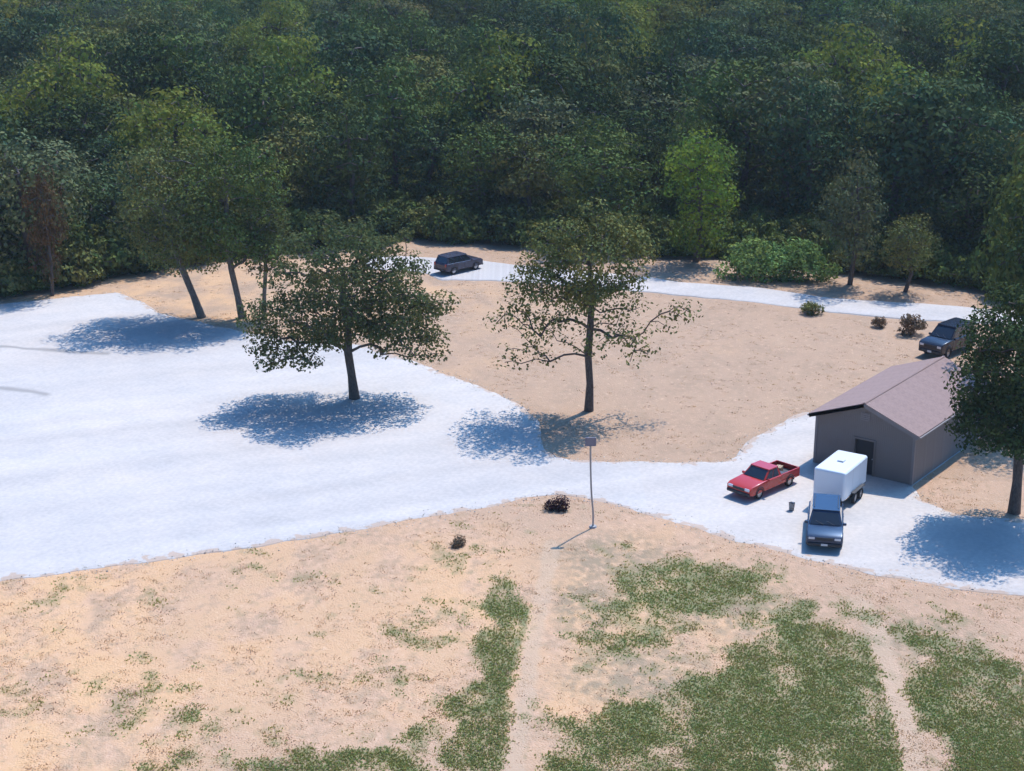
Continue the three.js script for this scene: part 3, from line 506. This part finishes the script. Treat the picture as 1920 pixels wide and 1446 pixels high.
// red pickup
{
  const L = 4.9, W = 1.78, P = paint(0.5, 0.042, 0.032);
  const t = thing('pickup_truck', 'red pickup truck with a dark open bed parked on the concrete drive', 'pickup', [15.25, TOP, -90.4], heading(-0.72, 0.69));
  part('body', shell([[-2.42, 0.42], [-2.44, 0.5], [-2.42, 0.62], [-0.62, 0.62], [-0.6, 0.98], [0.7, 1.0], [0.95, 1.0], [2.2, 0.9], [2.42, 0.78], [2.43, 0.42], [2.2, 0.33]].reverse().slice(0), W, [], 0.4, 0.33), P, t);
  cabin(t, P, 0.97, 1.5, W - 0.12, W - 0.42, -0.62, -0.42, 0.42, 1.05, [0.12, 0.52, 0.93]);
  const b = part('bed', [box(1.86, 0.05, W - 0.1, -1.5, 0.65, 0)], blackM, t);
  for (const s of [-1, 1]) part('bed_side', rbox(1.84, 0.38, 0.09, 0.03, -1.5, 0.81, s * (W / 2 - 0.05)), P, t);
  const tg = part('tailgate', rbox(0.07, 0.38, W - 0.22, 0.025, -2.385, 0.81, 0), P, t); part('handle', rbox(0.02, 0.05, 0.2, 0.008, -2.428, 0.9, 0), blackM, tg);
  part('bed_box', rbox(0.42, 0.3, W - 0.26, 0.03, -0.88, 0.84, 0), std(0.04, 0.04, 0.045, 0.5), t);
  for (const x of [-1.45, 1.5]) for (const s of [-1, 1]) { wheel(t, x, s * (W / 2 - 0.1), 0.35, 0.24); part('wheel_arch', new THREE.TorusGeometry(0.39, 0.035, 6, 16, Math.PI).translate(x, 0.36, s * (W / 2 - 0.005)), blackM, t); }
  fittings(t, L, W, 0.72, 0.78, P, 0.75, 1.02); doors(t, P, W, [-0.55, 0.85], 0.42, 0.94);
  const load = thing('cardboard_box', 'small brown box lying in the dark bed of the red pickup', 'box', [0, 0, 0]); t.updateMatrixWorld(); load.position.copy(t.localToWorld(V(-1.6, 0.675, 0.1))); load.rotation.y = 1.1;
  part('carton', rbox(0.55, 0.32, 0.4, 0.01, 0, 0.16, 0), std(0.36, 0.24, 0.14, 0.9), load); part('tape', box(0.551, 0.004, 0.06, 0, 0.323, 0), std(0.5, 0.4, 0.26, 0.4), load);
}
function suv(name, label, pos, turn, P, L = 4.7, W = 1.9) {
  const t = thing(name, label, 'car', pos, turn), k = L / 4.7, X = (v) => v * k;
  part('body', shell([[2.1, 0.36], [2.32, 0.42], [2.34, 0.86], [2.15, 0.98], [1.1, 1.06], [-2.2, 1.1], [-2.32, 0.95], [-2.33, 0.45], [-2.1, 0.36]].map(([x, y]) => [X(x), y]), W, [], 0.4, 0.36), P, t);
  cabin(t, P, 1.04, 1.66, W - 0.12, W - 0.46, X(-2.2), X(-1.95), X(0.35), X(1.12), [0.05, 0.3, 0.62, 0.95]);
  for (const x of [X(-1.38), X(1.42)]) for (const s of [-1, 1]) { wheel(t, x, s * (W / 2 - 0.1), 0.37, 0.25); part('wheel_arch', new THREE.TorusGeometry(0.41, 0.04, 6, 16, Math.PI).translate(x, 0.38, s * (W / 2 - 0.005)), blackM, t); }
  fittings(t, L, W, 0.78, 0.95, P, X(0.85), 1.1); doors(t, P, W, [X(-0.95), X(-0.05), X(0.95)], 0.45, 1.0);
  for (const s of [-1, 1]) part('roof_rail', rbox(X(1.8), 0.035, 0.035, 0.015, X(-0.8), 1.735, s * (W / 2 - 0.32)), blackM, t);
  for (const s of [-1, 1]) part('wiper', bar(V(X(1.1), 1.1, s * 0.3 - 0.2), V(X(0.9), 1.24, s * 0.3 + 0.25), 0.012), blackM, t);
  part('number_plate', box(0.01, 0.12, 0.36, L / 2 + 0.066, 0.45, 0), std(0.6, 0.6, 0.58, 0.5), t);
  return t;
}
const dark = suv('towing_car', 'dark blue car parked directly ahead of the white trailer', [17.65, TOP, -83.3], heading(-0.2, 0.98), paint(0.022, 0.04, 0.075), 4.8, 1.95);
suv('parked_van', 'tall dark slate van parked on the grass behind the garage', [34.0, groundY(34, -119.6), -119.6], heading(-0.72, 0.69), paint(0.014, 0.017, 0.028), 5.2, 2.05).scale.set(1, 1.3, 1);
suv('parked_car', 'dark grey car parked alone at the end of the far road', [-5.0, 0, -145.6], heading(0.72, -0.69), paint(0.055, 0.052, 0.075), 4.6, 1.85);
// white enclosed trailer
{
  const white = new THREE.MeshPhysicalMaterial({ color: lin(0.74, 0.76, 0.78), roughness: 0.35, clearcoat: 0.5 }), L = 3.7, W = 1.95, H = 1.8;
  const t = thing('box_trailer', 'white enclosed box trailer with twin wheels hitched behind the dark blue car', 'trailer', [19.55, TOP, -88.9], heading(-0.54, 0.84));
  const b = part('box', new RoundedBoxGeometry(L, H, W, 4, 0.16).translate(0, 0.55 + H / 2, 0), white, t);
  for (const z of [-1, 1]) { part('trim_rail', rbox(L - 0.3, 0.09, 0.03, 0.012, 0, 0.66, z * (W / 2 + 0.004)), chrome, t); part('fender', rbox(1.75, 0.06, 0.26, 0.02, -0.15, 0.76, z * (W / 2 + 0.1)), blackM, t); }
  for (const x of [-1.12, 0, 1.12]) for (const z of [-1, 1]) part('side_panel', rbox(1.1, H - 0.42, 0.014, 0.005, x, 0.62 + H / 2 + 0.05, z * (W / 2 + 0.001)), white, t);
  part('chassis', rbox(L - 0.1, 0.14, W - 0.5, 0.03, 0, 0.5, 0), blackM, t);
  for (const x of [-0.58, 0.3]) for (const z of [-1, 1]) wheel(t, x, z * (W / 2 + 0.08), 0.35, 0.22);
  for (const z of [-1, 1]) part('axle_mount', box(1.3, 0.1, 0.08, -0.15, 0.42, z * 0.7), blackM, t);
  part('axle', [new THREE.CylinderGeometry(0.04, 0.04, W, 8).rotateX(Math.PI / 2).translate(-0.58, 0.36, 0), new THREE.CylinderGeometry(0.04, 0.04, W, 8).rotateX(Math.PI / 2).translate(0.3, 0.36, 0)], blackM, t);
  part('tongue', [bar(V(L / 2 - 0.1, 0.5, 0.6), V(L / 2 + 1.15, 0.5, 0), 0.05), bar(V(L / 2 - 0.1, 0.5, -0.6), V(L / 2 + 1.15, 0.5, 0), 0.05)], blackM, t); part('jack', bar(V(L / 2 + 0.9, 0.0, 0), V(L / 2 + 0.9, 0.9, 0), 0.04), chrome, t);
  const d = part('rear_door', rbox(0.03, H - 0.25, W - 0.25, 0.012, -L / 2 - 0.005, 0.58 + H / 2, 0), white, t); part('latch', bar(V(-L / 2 - 0.04, 0.8, 0.1), V(-L / 2 - 0.04, 2.2, 0.1), 0.02), chrome, d);
  part('roof_vent', rbox(0.4, 0.1, 0.4, 0.04, 0, 0.55 + H + 0.04, 0), std(0.6, 0.6, 0.6, 0.5), t);
  for (const z of [-1, 1]) part('tail_lamp', rbox(0.03, 0.14, 0.14, 0.012, -L / 2 - 0.012, 0.72, z * (W / 2 - 0.14)), tailM, t);
}
// ---------- small things ----------
{
  const x = 4.64, z = -84.7, t = thing('pole', 'thin brownish pole with a small grey panel on top at the drive edge', 'pole', [x, groundY(x, z) - 0.05, z], 0);
  const galv = std(0.38, 0.34, 0.31, 0.6);
  const curve = new THREE.CatmullRomCurve3([V(0, 0, 0), V(0, 0.8, 0), V(-0.12, 2.2, 0), V(-0.2, 4, 0), V(-0.22, 5.4, 0)]);
  part('shaft', new THREE.TubeGeometry(curve, 24, 0.055, 10), galv, t); part('base_plate', new THREE.CylinderGeometry(0.2, 0.24, 0.12, 16).translate(0, 0.08, 0), std(0.35, 0.33, 0.31, 0.9), t);
  const p = part('panel', rbox(0.54, 0.4, 0.07, 0.02, 0, 0, 0).rotateX(-0.12).translate(-0.22, 5.3, 0.13), std(0.27, 0.23, 0.25, 0.6), t);
  part('rim', [box(0.6, 0.05, 0.1, 0, 0.215, 0), box(0.6, 0.05, 0.1, 0, -0.215, 0), box(0.05, 0.37, 0.1, 0.28, 0, 0), box(0.05, 0.37, 0.1, -0.28, 0, 0)].map((g) => g.rotateX(-0.12).translate(-0.22, 5.3, 0.13)), std(0.2, 0.18, 0.22, 0.5), p);
  part('bracket', [bar(V(-0.21, 5.15, 0), V(-0.21, 5.15, 0.12), 0.03), bar(V(-0.22, 5.38, 0), V(-0.22, 5.42, 0.12), 0.03)], blackM, t);
}
{
  const t = thing('bucket', 'small grey bucket on the concrete between the red pickup and dark car', 'bucket', [16.4, TOP, -87], 0.4);
  const pr = [[0.001, 0.004], [0.13, 0.004], [0.15, 0.03], [0.18, 0.42], [0.195, 0.43], [0.195, 0.45], [0.17, 0.45], [0.14, 0.05], [0.001, 0.05]].map(([x, y]) => new THREE.Vector2(x, y));
  part('pail', new THREE.LatheGeometry(pr, 22), std(0.22, 0.21, 0.21, 0.6), t); part('handle', new THREE.TorusGeometry(0.19, 0.008, 6, 20, Math.PI).rotateX(0.9).translate(0, 0.42, 0), chrome, t);
}
renderer.render(scene, camera);
